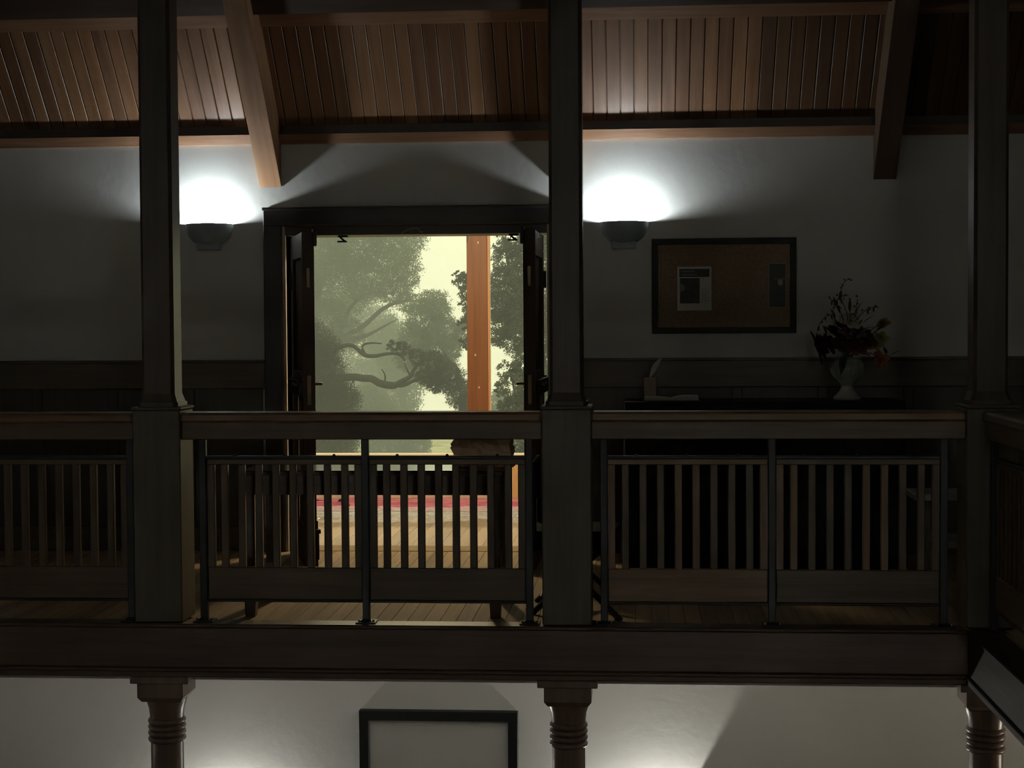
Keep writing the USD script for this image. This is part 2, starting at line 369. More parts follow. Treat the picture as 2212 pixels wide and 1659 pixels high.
obj("loose_wire", tube(spline([(-1.195, YW - .05, 2.108), (-1.165, YW - .06, 2.128), (-1.12, YW - .06, 2.142), (-1.08, YW - .05, 2.140), (-1.062, YW - .045, 2.118), (-1.05, YW - .045, 2.125)]), .0022, 6), "pale_wood", d, smooth=True)

def leaf(hx, hy, fx, fy, side):
    """A door leaf hinged at (hx, hy) whose free edge stands at (fx, fy)."""
    L = math.hypot(fx - hx, fy - hy)
    ang = math.atan2(fy - hy, fx - hx)
    ca, sa = math.cos(ang), math.sin(ang)
    T = np.array([[ca, -sa, 0, hx], [sa, ca, 0, hy], [0, 0, 1, 0], [0, 0, 0, 1]])
    def put(m):
        m = trimesh.util.concatenate(m) if isinstance(m, list) else m.copy()
        m.apply_transform(T)
        return m
    t2 = .030
    st = .12
    body = [box(0, st, -t2, t2, .015, 2.085, .003), box(L - st, L, -t2, t2, .015, 2.085, .003), box(st, L - st, -t2, t2, 1.93, 2.085, .003),
            box(st, L - st, -t2, t2, 1.06, 1.22, .003), box(st, L - st, -t2, t2, .015, .26, .003), box(L / 2 - .03, L / 2 + .03, -t2 * .8, t2 * .8, .26, 1.06, .003)]
    lf = obj("leaf", put(body), "door_z", d)
    obj("upper_panel", put(box(st - .005, L - st + .005, -.012, .012, 1.215, 1.935)), "door_z", lf)
    for a, b in ((st - .004, L / 2 - .026), (L / 2 + .026, L - st + .004)):
        obj("lower_pane", put(box(a, b, -.004, .004, .255, 1.065)), "frosted", lf)
    obj("glazing_bead", put([box(st, st + .015, -t2 * .9, t2 * .9, 1.22, 1.93), box(L - st - .015, L - st, -t2 * .9, t2 * .9, 1.22, 1.93)]), "door_z", lf)
    obj("astragal", put(box(L, L + .006, -t2 * 1.25, t2 * 1.25, .02, 2.08, .002)), "door_z", lf)
    obj("latch_plate", put(box(L + .005, L + .009, -.012, .012, 1.02, 1.20, .001)), "brass", lf)
    obj("bolt_plate", put(box(L + .005, L + .009, -.010, .010, 1.74, 1.86, .001)), "brass", lf)
    for s in (-1, 1):
        obj("lever_handle", put([box(L - .075, L - .045, s * t2, s * (t2 + .006), 1.06, 1.22, .002), tube([(L - .06, s * t2, 1.145), (L - .06, s * (t2 + .055), 1.145)], .009, 8), tube([(L - .06, s * (t2 + .052), 1.145), (L - .10, s * (t2 + .058), 1.145), (L - .17, s * (t2 + .055), 1.145)], .009, 8)]), "brass", lf, smooth=40)
    obj("lock_case", put(box(.10, L - .03, side * t2, side * (t2 + .035), 1.075, 1.165, .006)), "iron", lf)
    for z in (.28, 1.12, 1.80):
        obj("hinge", put([box(-.085, .045, side * (t2 - .001), side * (t2 + .006), z - .05, z + .05, .002), tube([(-.012, side * (t2 + .004), z - .055), (-.012, side * (t2 + .004), z + .055)], .011, 8)]), "iron", lf)
    obj("top_bolt", put(box(L - .03, L + .012, -side * t2, -side * (t2 + .025), 1.995, 2.10, .004)), "iron", lf)
    obj("floor_bolt", put([box(L - .05, L + .01, -side * t2, -side * (t2 + .022), .06, .24, .004), tube([(L - .02, -side * (t2 + .012), .01), (L - .02, -side * (t2 + .012), .30)], .006, 6), box(L - .03, L + .03, -side * t2, -side * (t2 + .03), .225, .25, .003)]), "iron", lf)
leaf(-1.893, 2.60, -1.660, 1.86, -1)
leaf(-0.282, 2.60, -0.297, 1.84, 1)

# gallery structure --------------------------------------------------------------------------------------
g = thing("gallery_beam", "long reddish brown beam along the edge of the gallery floor", "beam", kind="structure")
obj("fascia", box(-5.2, 2.15, -.02, .10, -.215, -.008, .006), "mahogany_x", g)
obj("edge_nosing", box(-5.2, 1.945, -.03, .10, -.010, .010, .006), "oak_x", g)
obj("bead_moulding", box(-5.2, 1.945, -.032, .09, -.232, -.214, .006), "mahogany_x", g)
obj("lower_moulding", box(-5.2, 1.945, -.024, .09, -.262, -.230, .006), "mahogany_x", g)
g2 = thing("gallery_beam", "beam along the edge of the side gallery, running towards the viewer", "beam", kind="structure")
obj("fascia", box(1.945, 2.10, -7.6, -.022, -.215, -.008, .006), "mahogany_y", g2)
obj("edge_nosing", box(1.935, 2.10, -7.6, -.032, -.010, .010, .006), "mahogany_y", g2)
obj("bead_moulding", box(1.933, 2.10, -7.6, -.034, -.232, -.214, .006), "mahogany_y", g2)
obj("lower_moulding", box(1.941, 2.10, -7.6, -.026, -.262, -.230, .006), "mahogany_y", g2)

def make_post(label):
    t = thing("gallery_post", label, "post", (0, .122, 0), group=None, kind="structure")
    h = .1225
    obj("pedestal", box(-h, h, -h, h, .011, 1.085, .006), "pedestal", t)
    obj("pedestal_cap", box(-h - .006, h + .006, -h - .006, h + .006, 1.085, 1.10, .004), "pedestal", t)
    b = .083
    def ring(r, c):
        return [(s * (r - c), q * r) for s in (-1, 1) for q in (-1, 1)] + [(s * r, q * (r - c)) for s in (-1, 1) for q in (-1, 1)]
    obj("base_moulding", [hull([(x, y, 1.10) for x, y in ring(.104, .02)] + [(x, y, 1.122) for x, y in ring(.104, .02)]), hull([(x, y, 1.122) for x, y in ring(.098, .02)] + [(x, y, 1.165) for x, y in ring(b, .016)])], "post", t)
    obj("shaft", hull([(x, y, 1.10) for x, y in ring(b, .016)] + [(x, y, 5.30) for x, y in ring(b - .002, .016)]), "post", t)
    return t
post0 = make_post("dark wooden gallery post at the corner of the side gallery")
post0.GetAttribute("xformOp:translate").Set(Gf.Vec3d(S, .122, 0))
dup(post0, (0, .122, 0), "dark wooden gallery post in the middle, between doorway and notice board")
dup(post0, (-S, .122, 0), "dark wooden gallery post on the doorway's far side, before a lit lamp")

def make_column(label):
    t = thing("turned_column", label, "column", (0, .122, 0), kind="structure")
    obj("abacus", box(-.150, .150, -.14, .14, -.300, -.262, .004), "mahogany_z", t)
    cap = [hull([(x, y, z) for z, r in ((-.30, .118), (-.375, .118), (-.40, .100)) for x in (-r, r) for y in (-r, r)])]
    obj("capital", cap, "mahogany_z", t)
    prof = [(.0001, -.40), (.104, -.40), (.099, -.42), (.090, -.45), (.085, -.50), (.083, -.56), (.083, -.64), (.082, -1.5), (.080, -2.6), (.084, -3.05), (.095, -3.1), (.095, -3.3), (.0001, -3.3)]
    obj("shaft", lathe(prof, 40), "mahogany_z", t, smooth=35)
    for z in (-.512, -.543, -.574, -.606):
        r = trimesh.creation.torus(.081, .0155, major_sections=36, minor_sections=12)
        r.apply_translation((0, 0, z))
        obj("ring", r, "mahogany_z", t, smooth=True)
    return t
col0 = make_column("turned brown column under the corner of the gallery, ringed below its capital")
col0.GetAttribute("xformOp:translate").Set(Gf.Vec3d(S, .122, 0))
dup(col0, (0, .122, 0), "turned column with ringed neck under the middle gallery post")
dup(col0, (-S, .122, 0), "turned column with ringed neck to the left of the black frame")

def make_rafter(label, x, m="rafter"):
    t = thing("rafter", label, "rafter", (x, 0, 0), kind="structure")
    ye = .25
    z0 = 2.43
    zb = lambda y: z0 + (YW - y) * SLOPE
    pts = [(X, y, z) for X in (-.072, .072) for y, z in ((YW - .002, z0), (YW - .002, roof(YW) - .01), (ye, roof(ye) - .01), (ye, zb(ye)))]
    obj("timber", hull(pts), m, t)
    return t
make_rafter("rafter lit warm from below, its foot above the doorway's corner lamp", -2.075)
make_rafter("dark rafter hidden behind the middle gallery post", -.095)
make_rafter("darker rafter whose foot stands out against the wall above the notice board", 1.955, "rafter_dark")  # only this rafter takes the darker tone

# railings -----------------------------------------------------------------------------------------------
def baluster_bay(label, x0, x1, posts, panels):
    """x0..x1 between the pedestals; posts = steel uprights; panels = (left, right, slots)."""
    t = thing("railing", label, "railing", ((x0 + x1) / 2, 0, 0))
    o = -(x0 + x1) / 2
    def P(name, bx, m, c=.003, parent=t):
        a, b, y0, y1, z0, z1 = bx
        return obj(name, box(a + o, b + o, y0, y1, z0, z1, c), m, parent)
    P("cap_rail", (x0, x1, .0, .16, 1.020, 1.071), "oak_light_x", .012)
    P("rail_board", (x0, x1, .025, .13, .934, 1.024), "oak_x", .004)
    P("top_bar", (min(p[0] for p in panels) - .03, max(p[1] for p in panels) + .03, .045, .085, .834, .850), "steel")
    P("bottom_bar", (min(p[0] for p in panels) - .03, max(p[1] for p in panels) + .03, .045, .085, .110, .124), "steel")
    for px_ in posts:
        s = P("steel_post", (px_ - .018, px_ + .018, .030, .066, .010, .940), "steel", .003)
        obj("base_flange", [box(px_ - .05 + o, px_ + .05 + o, .0, .10, .010, .018, .002), hull([(px_ + o + a, .048 + b, z) for a in (-1, 1) for b in (-1, 1) for z, r in ((.018, .034), (.045, .019)) for a, b in ((a * r, b * r),)])], "steel", s)
        obj("flange_bolt", [trimesh.creation.cylinder(.006, .014, transform=trimesh.transformations.translation_matrix((px_ + o + q, .03, .022)), sections=6) for q in (-.036, .036)], "brass", s)
    for i, (a, b, n, sw) in enumerate(panels):
        first = a
        pitch = .0855
        lm = "oak_light_x" if i == 0 and x0 > -.5 else "oak_x"
        P("panel_top_rail", (a, b, .048, .080, .806, .835), lm)
        P("panel_bottom_board", (a, b, .046, .084, .123, .287), lm, .004)
        edges = np.linspace(a, b, n + 1)
        sl = .036
        xs = [a + sl / 2] + [a + (b - a) * k / n for k in range(1, n)] + [b - sl / 2]
        for k, xx in enumerate(xs):
            half = sl / 2 + (.0 if 0 < k < n else .002)
            P("slat", (xx - half, xx + half, .050, .078, .285, .808), ("oak_light_z" if (k * 7 + i * 3) % 5 in (0, 3) and x0 > -.5 else "oak_z"), .003)
        for q in (.18, .5, .82):
            obj("bar_stud", trimesh.creation.icosphere(1, .008).apply_translation((a + (b - a) * q + o, .062, .852)), "steel", t)
    return t
baluster_bay("slatted oak railing in front of the open doorway", -S + .1225, -.1225, (-1.840, -1.011, -.188), ((-1.820, -1.030, 9, 0), (-.993, -.206, 9, 0)))
baluster_bay("slatted oak railing in front of the black draped table", .1225, S - .1225, (.184, 1.010, 1.841), ((.202, .990, 9, 0), (1.030, 1.823, 9, 0)))
baluster_bay("slatted oak railing cut off by the photo's left edge", -2 * S + .1225, -S - .1225, (-2.213, -3.06, -3.90), ((-3.04, -2.232, 9, 0), (-3.88, -3.08, 9, 0)))
t = thing("railing", "side gallery railing running from the corner post towards the viewer", "railing", (2.0, 0, 0))
obj("cap_rail", box(.012, .172, -1.80, -.002, 1.020, 1.071, .012), "oak_y", t)
obj("rail_board", box(.037, .142, -1.80, -.002, .934, 1.024, .004), "oak_y", t)
obj("top_bar", box(.057, .097, -1.75, -.08, .834, .850, .003), "steel", t)
obj("bottom_bar", box(.057, .097, -1.75, -.08, .110, .124, .003), "steel", t)
obj("panel_bottom_board", box(.058, .096, -1.73, -.10, .123, .287, .004), "oak_y", t)
obj("panel_top_rail", box(.060, .092, -1.73, -.10, .806, .835, .004), "oak_y", t)
for k in range(20):
    y = -.115 - k * .0855
    obj("slat", box(.062, .090, y - .018, y + .018, .285, .808, .003), "oak_z", t)
for y in (-.07, -1.76):
    s = obj("steel_post", box(.042, .078, y - .018, y + .018, .010, .940, .003), "steel", t)
    obj("base_flange", box(.01, .11, y - .05, y + .05, .010, .018, .002), "steel", s)

# wall lamps ---------------------------------------------------------------------------------------------
def half_bowl(R, H, n=28, m=14):
    """A half bowl against the wall, open at the top; rim at z = 0, wall at y = 0."""
    def surf(R, H, ry):
        v = []
        for i in range(m + 1):
            s = i / m
            r = max(.02, math.sqrt(1 - (1 - s) ** 2.4))
            z = -H * (1 - s)
            for j in range(n + 1):
                a = math.pi * j / n
                v.append((R * r * math.cos(a), -ry * r * math.sin(a), z))
        return v
    vo = surf(R, H, R * .98)
    vi = surf(R - .008, H - .008, R * .98 - .008)
    k = (m + 1) * (n + 1)
    v = vo + vi
    f = []
    for i in range(m):
        for j in range(n):
            q = (i * (n + 1) + j, i * (n + 1) + j + 1, (i + 1) * (n + 1) + j + 1, (i + 1) * (n + 1) + j)
            f += [(q[0], q[1], q[2]), (q[0], q[2], q[3])]
            f += [(k + q[2], k + q[1], k + q[0]), (k + q[3], k + q[2], k + q[0])]
    for j in range(n):
        a, b = m * (n + 1) + j, m * (n + 1) + j + 1
        f += [(a, b, k + b), (a, k + b, k + a)]
        f += [(k + j, k + j + 1, j + 1), (k + j, j + 1, j)]
    return trimesh.Trimesh(np.array(v), np.array(f), process=False)

def make_sconce(label, loc, power, color, group=None, rotz=0.0):
    t = thing("wall_sconce", label, "wall lamp", loc, rotz, group)
    obj("bowl", half_bowl(.160, .150), "sconce", t, smooth=40)
    obj("wall_bracket", box(-.078, .078, -.070, -.001, -.172, -.112, .004), "sconce", t)
    obj("socket", trimesh.creation.cylinder(.014, .03, transform=trimesh.transformations.translation_matrix((0, -.072, -.080)), sections=16), "iron", t)
    sphere_light(str(t.GetPath()) + "/bulb_glow", (0, -.072, -.032), .028, power, color)
    return t
WHITE = (0.93, 1.0, 1.02)
make_sconce("glowing half-bowl wall lamp between the doorway and the far left post", (-2.49, YW - .001, 2.187), 400 * SCONCE, WHITE)
make_sconce("glowing half-bowl wall lamp to the left of the notice board", (.270, YW - .001, 2.172), 400 * SCONCE, WHITE)
make_sconce("half-bowl wall lamp in the hall, left of the black frame", (-2.36, YW - .001, -1.92), 860 * SCONCE_LOW, (1.0, .96, .88))
make_sconce("half-bowl wall lamp in the hall, right of the black frame", (.50, YW - .001, -1.92), 1550 * SCONCE_LOW, (1.0, .96, .88))
make_sconce("added unseen half-bowl fill lamp behind the viewer, towards the hall's left end", (-3.2, YF + .001, 2.18), 400 * SCONCE_FILL, (0.95, 1.0, 0.95), None, 180)  # from here on: unseen lamps added as ambient fill for the room
make_sconce("added unseen half-bowl fill lamp behind the viewer, towards the side gallery", (1.9, YF + .001, 2.18), 640 * SCONCE_FILL, (0.97, 1.0, 0.92), None, 180)
make_sconce("added unseen half-bowl fill lamp below the viewer's gallery, towards the hall's left end", (-3.2, YF + .001, -1.5), 90 * SCONCE_FILL, (1.0, .92, .80), None, 180)
make_sconce("added unseen half-bowl fill lamp below the viewer's gallery, towards the side gallery", (1.9, YF + .001, -1.5), 240 * SCONCE_FILL, (1.0, .97, .86), None, 180)
make_sconce("added unseen half-bowl fill lamp on the side hall wall, far right", (XR - .001, .3, -1.5), 230 * SCONCE_FILL, (1.0, .88, .70), None, -90)
make_sconce("added unseen half-bowl fill lamp on the hall's left end wall", (XL + .001, .3, -1.5), 50 * SCONCE_FILL, (1.0, .92, .80), None, 90)

# hall wall ----------------------------------------------------------------------------------------------
def framed(name, label, cat, x0, x1, z0, z1, fw, yw, dep, m_panel, cat_group=None):
    t = thing(name, label, cat, ((x0 + x1) / 2, yw, (z0 + z1) / 2))
    a, b, h, k = x0 - (x0 + x1) / 2, x1 - (x0 + x1) / 2, z0 - (z0 + z1) / 2, z1 - (z0 + z1) / 2
    obj("frame", [box(a, b, -dep, -.001, k - fw, k, .003), box(a, b, -dep, -.001, h, h + fw, .003), box(a, a + fw, -dep, -.001, h + fw, k - fw, .003), box(b - fw, b, -dep, -.001, h + fw, k - fw, .003)], "board_frame", t)
    obj("panel", box(a + fw * .8, b - fw * .8, -dep * .45, -.002, h + fw * .8, k - fw * .8), m_panel, t)
    return t
framed("framed_board", "large black frame around a plain pale panel on the hall wall", "picture frame", -1.507, -.445, -2.6, -1.061, .066, YW, .06, "plaster")
framed("framed_board", "second framed panel low on the hall wall, right of the hall's lamp", "picture frame", .70, 1.9, -2.9, -1.56, .066, YW, .12, "plaster")
dm = trimesh.creation.icosphere(3, .034)
dm.apply_scale((1, 1, .8))
obj("ceiling_dome", dm.apply_translation((-1.02, .30, -.305)), "iron", smooth=True, label="small dark dome under the gallery floor above the black frame", cat="ceiling fixture")
obj("ceiling_hall", box(XL, XR, .10, YW, -.30, -.262), "plaster_front", kind="structure", label="underside of the gallery")

# notice board -------------------------------------------------------------------------------------------
framed("notice_board", "brown cork notice board in a black frame beside the wall lamp", "notice board", .451, 1.387, 1.440, 2.061, .040, YW, .03, "cork")
t = thing("notice", "white printed sheet pinned left on the notice board", "notice", (.728, YW - .0165, 1.734))
obj("sheet", box(-.111, .111, -.002, 0, -.143, .143), "paper", t)
obj("title_band", box(-.098, .098, -.0028, -.0018, .075, .128), "ink", t)
obj("title_text", [box(-.086 + .015 * k, -.086 + .015 * k + .012, -.0034, -.0026, z, z + .008) for z, n in ((.108, 6), (.086, 7)) for k in range(n)], "ink_mid", t, kind="stuff")
obj("photo_print", box(-.094, .034, -.0028, -.0018, -.097, .068), "ink", t)
obj("photo_light", hull([(-.092, -.0032, .03), (-.092, -.0032, -.022), (-.06, -.0032, -.008), (-.064, -.0032, .018), (-.075, -.0032, .03), (-.092, -.0026, 0.0)]), "ink_mid", t)
obj("text_lines", [box(.044, .044 + (.050 if k % 4 else .036), -.0028, -.0018, -.092 + .011 * k, -.0895 + .011 * k) for k in range(9)], "ink_mid", t, kind="stuff")
t = thing("poster", "narrow dark poster with a pale border, pinned right on the notice board", "poster", (1.265, YW - .0165, 1.75))
obj("border", box(-.055, .055, -.002, 0, -.143, .143), "poster_edge", t)
obj("print", box(-.052, .052, -.0028, -.0018, -.140, .140), "poster", t)
obj("printed_line", box(-.02, .05, -.0034, -.0026, .040, .045), "ink_mid", t)
obj("printed_cup", [box(.004, .034, -.0036, -.0026, .012, .038, .0004), hull([(.004, -.0036, .014), (.034, -.0036, .014), (.028, -.0036, .0), (.010, -.0036, .0), (.02, -.0026, .008)])], "poster_edge", t)
obj("printed_shapes", [box(-.04, .04, -.0034, -.0026, .06 + .025 * k, .066 + .025 * k) for k in range(3)], "ink", t, kind="stuff")

# guest table with book, quill and flowers ---------------------------------------------------------------
t = thing("guest_table", "long table under a black cloth against the gallery wall", "table", (1.12, 2.18, 0))
TX, TZ = .83, 1.028
obj("tabletop", box(-TX, TX, -.235, .26, TZ - .034, TZ - .006, .003), "black_wood_x", t)
for sx in (-1, 1):
    for sy in (-.2, .22):
        obj("leg", box(sx * (TX - .06) - .02, sx * (TX - .06) + .02, sy - .02, sy + .02, .0, TZ - .034), "black_wood_z", t)
def cloth():
    per = [(-1, -1), (1, -1), (1, 1), (-1, 1)]
    out = []
    edge = []
    ex, e0, e1 = TX + .012, -.247, .272
    for a, b, n in (((-ex, e0), (ex, e0), 90), ((ex, e0), (ex, e1), 30), ((ex, e1), (-ex, e1), 90), ((-ex, e1), (-ex, e0), 30)):
        for k in range(n):
            s = k / n
            edge.append((a[0] + (b[0] - a[0]) * s, a[1] + (b[1] - a[1]) * s))
    edge = np.array(edge)
    n = len(edge)
    c0 = np.array([0, (e0 + e1) / 2])
    outd = np.zeros_like(edge)
    outd[:90] = (0, -1); outd[90:120] = (1, 0); outd[120:210] = (0, 1); outd[210:] = (-1, 0)
    arc = np.arange(n)
    rows = [np.column_stack([edge * .97 + c0 * .03, np.full(n, TZ)]), np.column_stack([edge, np.full(n, TZ - .001)])]
    for q in np.linspace(.04, 1, 12):
        wv = (.020 * np.sin(arc * .42) + .012 * np.sin(arc * .93 + 1)) * q
        rows.append(np.column_stack([edge + outd * (.006 + np.where(outd[:, 1:] > 0, .0, np.maximum(wv, -.004)[:, None])), np.full(n, TZ - q * (TZ - .015))]))
    v = np.vstack(rows + [np.array([[0, c0[1], TZ]])])
    f = []
    for i in range(len(rows) - 1):
        for j in range(n):
            a, b = i * n + j, i * n + (j + 1) % n
            f += [(a, b, b + n), (a, b + n, a + n)]
    for j in range(n):
        f.append((len(v) - 1, (j + 1) % n, j))
    m = trimesh.Trimesh(v, np.array(f), process=False)
    m.invert()
    return m
obj("black_cloth", cloth(), "black_cloth", t, smooth=40)
TY = 2.18
t = thing("guest_book", "open white guest book lying on the black draped table", "book", (.565, TY, TZ))
def page_block(s):
    pts = []
    for i in range(9):
        q = i / 8
        pts.append((s * q * .165, .010 + .020 * math.sin(min(q * 1.5, 1) * math.pi / 2 + .2) * (1 if s > 0 else .55)))
    v = [(x, y, z) for y in (-.11, .11) for x, z in pts] + [(x, y, .003) for y in (-.11, .11) for x, _ in pts]
    f = []
    for i in range(8):
        f += [(i, i + 1, 9 + i + 1), (i, 9 + i + 1, 9 + i), (18 + i, 18 + i + 1, i + 1), (18 + i, i + 1, i), (27 + i, 9 + i, 9 + i + 1), (27 + i, 9 + i + 1, 27 + i + 1), (18 + i, 27 + i, 27 + i + 1), (18 + i, 27 + i + 1, 18 + i + 1)]
    f += [(8, 26, 35), (8, 35, 17), (0, 9, 27), (0, 27, 18)]
    m = trimesh.Trimesh(np.array(v), np.array(f), process=False)
    m.fix_normals()
    return m
obj("cover", box(-.172, .172, -.116, .116, .001, .004), "holder", t)
obj("pages", page_block(1), "book", t)
obj("pages", page_block(-1), "book", t)
t = thing("pen_holder", "small wooden block holding a white quill", "pen holder", (.435, TY + .16, TZ))
obj("block", box(-.040, .040, -.035, .035, .001, .135, .006), "holder", t)
q = spline([(0, 0, .12), (.02, 0, .17), (.055, .0, .225), (.10, 0, .275)], 8)
fv, ff = [], []
for i, p in enumerate(q):
    s = i / (len(q) - 1)
    wd = .018 * math.sin(min(1, s * 1.25) * math.pi) ** .7 if 0 < s * 1.25 < 1 else .003 * (1 - s)
    fv += [p + np.array([-wd * .8, -.001, wd * .45]), p + np.array([wd * .8, .001, -wd * .45]), p + np.array([0, -.003, 0])]
for i in range(len(q) - 1):
    a = 3 * i
    ff += [(a, a + 2, a + 5), (a, a + 5, a + 3), (a + 2, a + 1, a + 4), (a + 2, a + 4, a + 5)]
t2 = thing("quill_pen", "white feather quill standing in the wooden block", "quill", (.435, TY + .16, TZ + .015))
obj("feather", trimesh.Trimesh(np.array(fv), np.array(ff), process=False), "quill", t2)
obj("shaft", tube(q, np.linspace(.0022, .0008, len(q)), 5), "quill", t2)

VX, VY = 1.652, 2.20
t = thing("vase", "grey stoneware urn vase with a footed base, holding the flowers", "vase", (VX, VY, TZ))
pr = [(.0001, .001), (.084, .001), (.086, .012), (.078, .022), (.070, .030), (.048, .055), (.038, .078), (.040, .092), (.060, .115), (.085, .145), (.100, .175), (.103, .200), (.097, .225), (.084, .243), (.080, .250), (.090, .258), (.088, .262), (.075, .258), (.072, .245), (.088, .2), (.07, .14), (.0001, .12)]
obj("body", lathe(pr, 48), "vase", t, smooth=40)
obj("flute", [tube([(.104 * math.cos(a), .104 * math.sin(a), .195), (.098 * math.cos(a), .098 * math.sin(a), .17), (.076 * math.cos(a), .076 * math.sin(a), .135)], .004, 5) for a in np.linspace(0, 2 * math.pi, 26, endpoint=False)], "vase", t, kind="stuff")

fl = thing("flower_arrangement", "bouquet of dark red, cream and amber flowers in the grey vase", "flowers", (VX, VY, TZ + .18))
def petal(width, length, curl, n=5):
    v, f = [], []
    for i in range(n + 1):
        s = i / n
        wd = width * math.sin((.15 + .85 * s) * math.pi * .75) ** .8 * (1 - .55 * s ** 4)
        for j in (-1, 0, 1):
            v.append((wd * j * .5, curl * s * s * length + .12 * wd * (j * j), length * s * (1 - .25 * curl * s)))
    for i in range(n):
        for j in range(2):
            a = 3 * i + j
            f += [(a, a + 1, a + 4), (a, a + 4, a + 3)]
    return trimesh.Trimesh(np.array(v), np.array(f), process=False)
def rose(r, tilt, az, n=22):
    out = []
    for k in range(n):
        s = (k + 1) / n
        p = petal(r * (.55 + .75 * s), r * (.9 + .35 * s), .15 + .75 * s ** 1.6)
        p.apply_translation((0, r * .18 * s, 0))
        p.apply_transform(trimesh.transformations.rotation_matrix(-s * .75, (1, 0, 0)))
        p.apply_transform(trimesh.transformations.rotation_matrix(k * 2.4, (0, 0, 1)))
        out.append(p)
    m = trimesh.util.concatenate(out)
    m.apply_translation((0, 0, -r * .5))
    m.apply_transform(trimesh.transformations.rotation_matrix(tilt, (math.cos(az), math.sin(az), 0)))
    return m
def leafshape(L, W, p, d, up=(0, 0, 1)):
    d = np.array(d, float); d /= np.linalg.norm(d)
    s = np.cross(d, up); s /= np.linalg.norm(s) + 1e-9
    u = np.cross(s, d)
    v, f = [], []
    n = 6
    for i in range(n + 1):
        q = i / n
        wd = W * math.sin(math.pi * q ** .8) * .5
        for j in (-1, 0, 1):
            v.append(np.array(p) + d * L * q + s * wd * j + u * (.18 * wd * j * j - .15 * L * q * q))
    for i in range(n):
        for j in range(2):
            a = 3 * i + j
            f += [(a, a + 1, a + 4), (a, a + 4, a + 3)]
    return trimesh.Trimesh(np.array(v), np.array(f), process=False)
def F(x, z, dy=0.0):
    return np.array([x - VX, dy, z - TZ - .18])
mouth = np.array([0, 0, .105])
def stemto(p, r=.0022):
    mid = (mouth + p) / 2 + np.array([p[0] * .1, 0, .03])
    return tube(spline([np.array([p[0] * .05, p[1] * .05, -.02]), mouth + np.array([p[0] * .18, p[1] * .2, 0]), mid, p], 4), r, 5)
flowers = [("red_rose", 1.500, 1.365, -.03, .075, "rose_dark", 1.2, 1.3), ("red_rose", 1.552, 1.392, .02, .052, "rose_dark", .9, .9), ("red_rose", 1.575, 1.46, -.02, .045, "rose_wine", .7, 1.0), ("red_rose", 1.615, 1.495, .0, .036, "rose_wine", .6, 1.3),
           ("cream_dahlia", 1.668, 1.525, -.05, .045, "rose_white", .9, .1), ("dark_rose", 1.665, 1.405, -.06, .065, "rose_dark", 1.0, .1), ("mauve_rose", 1.655, 1.455, -.05, .042, "rose_mauve", .9, .2), ("mauve_rose", 1.705, 1.455, -.04, .040, "rose_mauve", .8, -.3),
           ("dark_rose", 1.735, 1.405, -.04, .058, "rose_dark", 1.0, -.5), ("dark_rose", 1.62, 1.385, -.05, .048, "rose_dark", 1.1, .4), ("dark_rose", 1.70, 1.372, -.06, .050, "rose_wine", 1.2, .0),
           ("yellow_rose", 1.838, 1.405, -.02, .045, "rose_yellow", 1.0, -.9), ("yellow_rose", 1.815, 1.378, -.04, .036, "rose_yellow", 1.1, -.6), ("amber_rose", 1.862, 1.502, .0, .036, "rose_amber", .9, -1.0), ("salmon_lily", 1.842, 1.272, -.05, .044, "rose_salmon", 1.9, -.9)]
for nm, x, z, dy, r, m_, tilt, az in flowers:
    p = F(x, z, dy)
    fo = obj(nm, rose(r, tilt, az).apply_translation(p), m_, fl, smooth=True)
    obj("stem", stemto(p), "stem", fo, smooth=True)
for x, z, dx, dz, L, W in ((1.60, 1.30, .1, -1, .11, .060), (1.63, 1.33, -.2, -1, .10, .05), (1.895, 1.30, .8, .6, .075, .045), (1.87, 1.31, -.2, 1, .05, .035), (1.52, 1.43, -.3, 1, .07, .03), (1.545, 1.44, .3, 1, .08, .04), (1.74, 1.50, .5, .5, .09, .035), (1.76, 1.47, 1, .2, .08, .03), (1.60, 1.56, -.3, 1, .085, .035), (1.70, 1.56, .3, 1, .08, .03), (1.75, 1.54, .8, .5, .1, .018), (1.78, 1.44, 1, -.1, .1, .03), (1.66, 1.57, 0, 1, .09, .02), (1.57, 1.53, -.3, 1, .07, .035), (1.58, 1.60, -.2, 1, .07, .035), (1.60, 1.64, .1, 1, .06, .03)):
    obj("leaf", leafshape(L, W, F(x, z, -.05 if z > 1.36 else -.125), (dx, -.12, dz)), "flower_leaf", fl, smooth=True)
sprigs = [[(1.64, 1.50), (1.63, 1.60), (1.605, 1.68), (1.615, 1.73), (1.64, 1.765), (1.68, 1.765)], [(1.62, 1.50), (1.60, 1.58), (1.555, 1.64), (1.53, 1.665)], [(1.66, 1.5), (1.665, 1.58), (1.66, 1.65)], [(1.68, 1.5), (1.70, 1.58), (1.71, 1.65)], [(1.58, 1.45), (1.53, 1.55), (1.48, 1.50), (1.465, 1.45)],
          [(1.70, 1.50), (1.76, 1.58), (1.81, 1.60), (1.845, 1.597)], [(1.60, 1.50), (1.57, 1.62), (1.63, 1.675), (1.655, 1.67)], [(1.73, 1.42), (1.81, 1.44), (1.86, 1.50)], [(1.74, 1.38), (1.78, 1.30), (1.84, 1.275)]]
for sp in sprigs:
    c3 = np.array([F(x, z, -.02 + .03 * math.sin(7 * x)) for x, z in sp])
    pts = spline(c3, 6)
    obj("sprig", [tube(pts, .0022, 5)] + [trimesh.creation.icosphere(1, .0065).apply_translation(pts[i] + rng.normal(0, .008, 3)) for i in range(len(pts) // 2, len(pts), 2)] + [leafshape(.035, .014, pts[i], rng.normal(0, 1, 3) * (1, .4, 1)) for i in range(3, len(pts) - 3, 4)], "flower_leaf", fl, smooth=True)
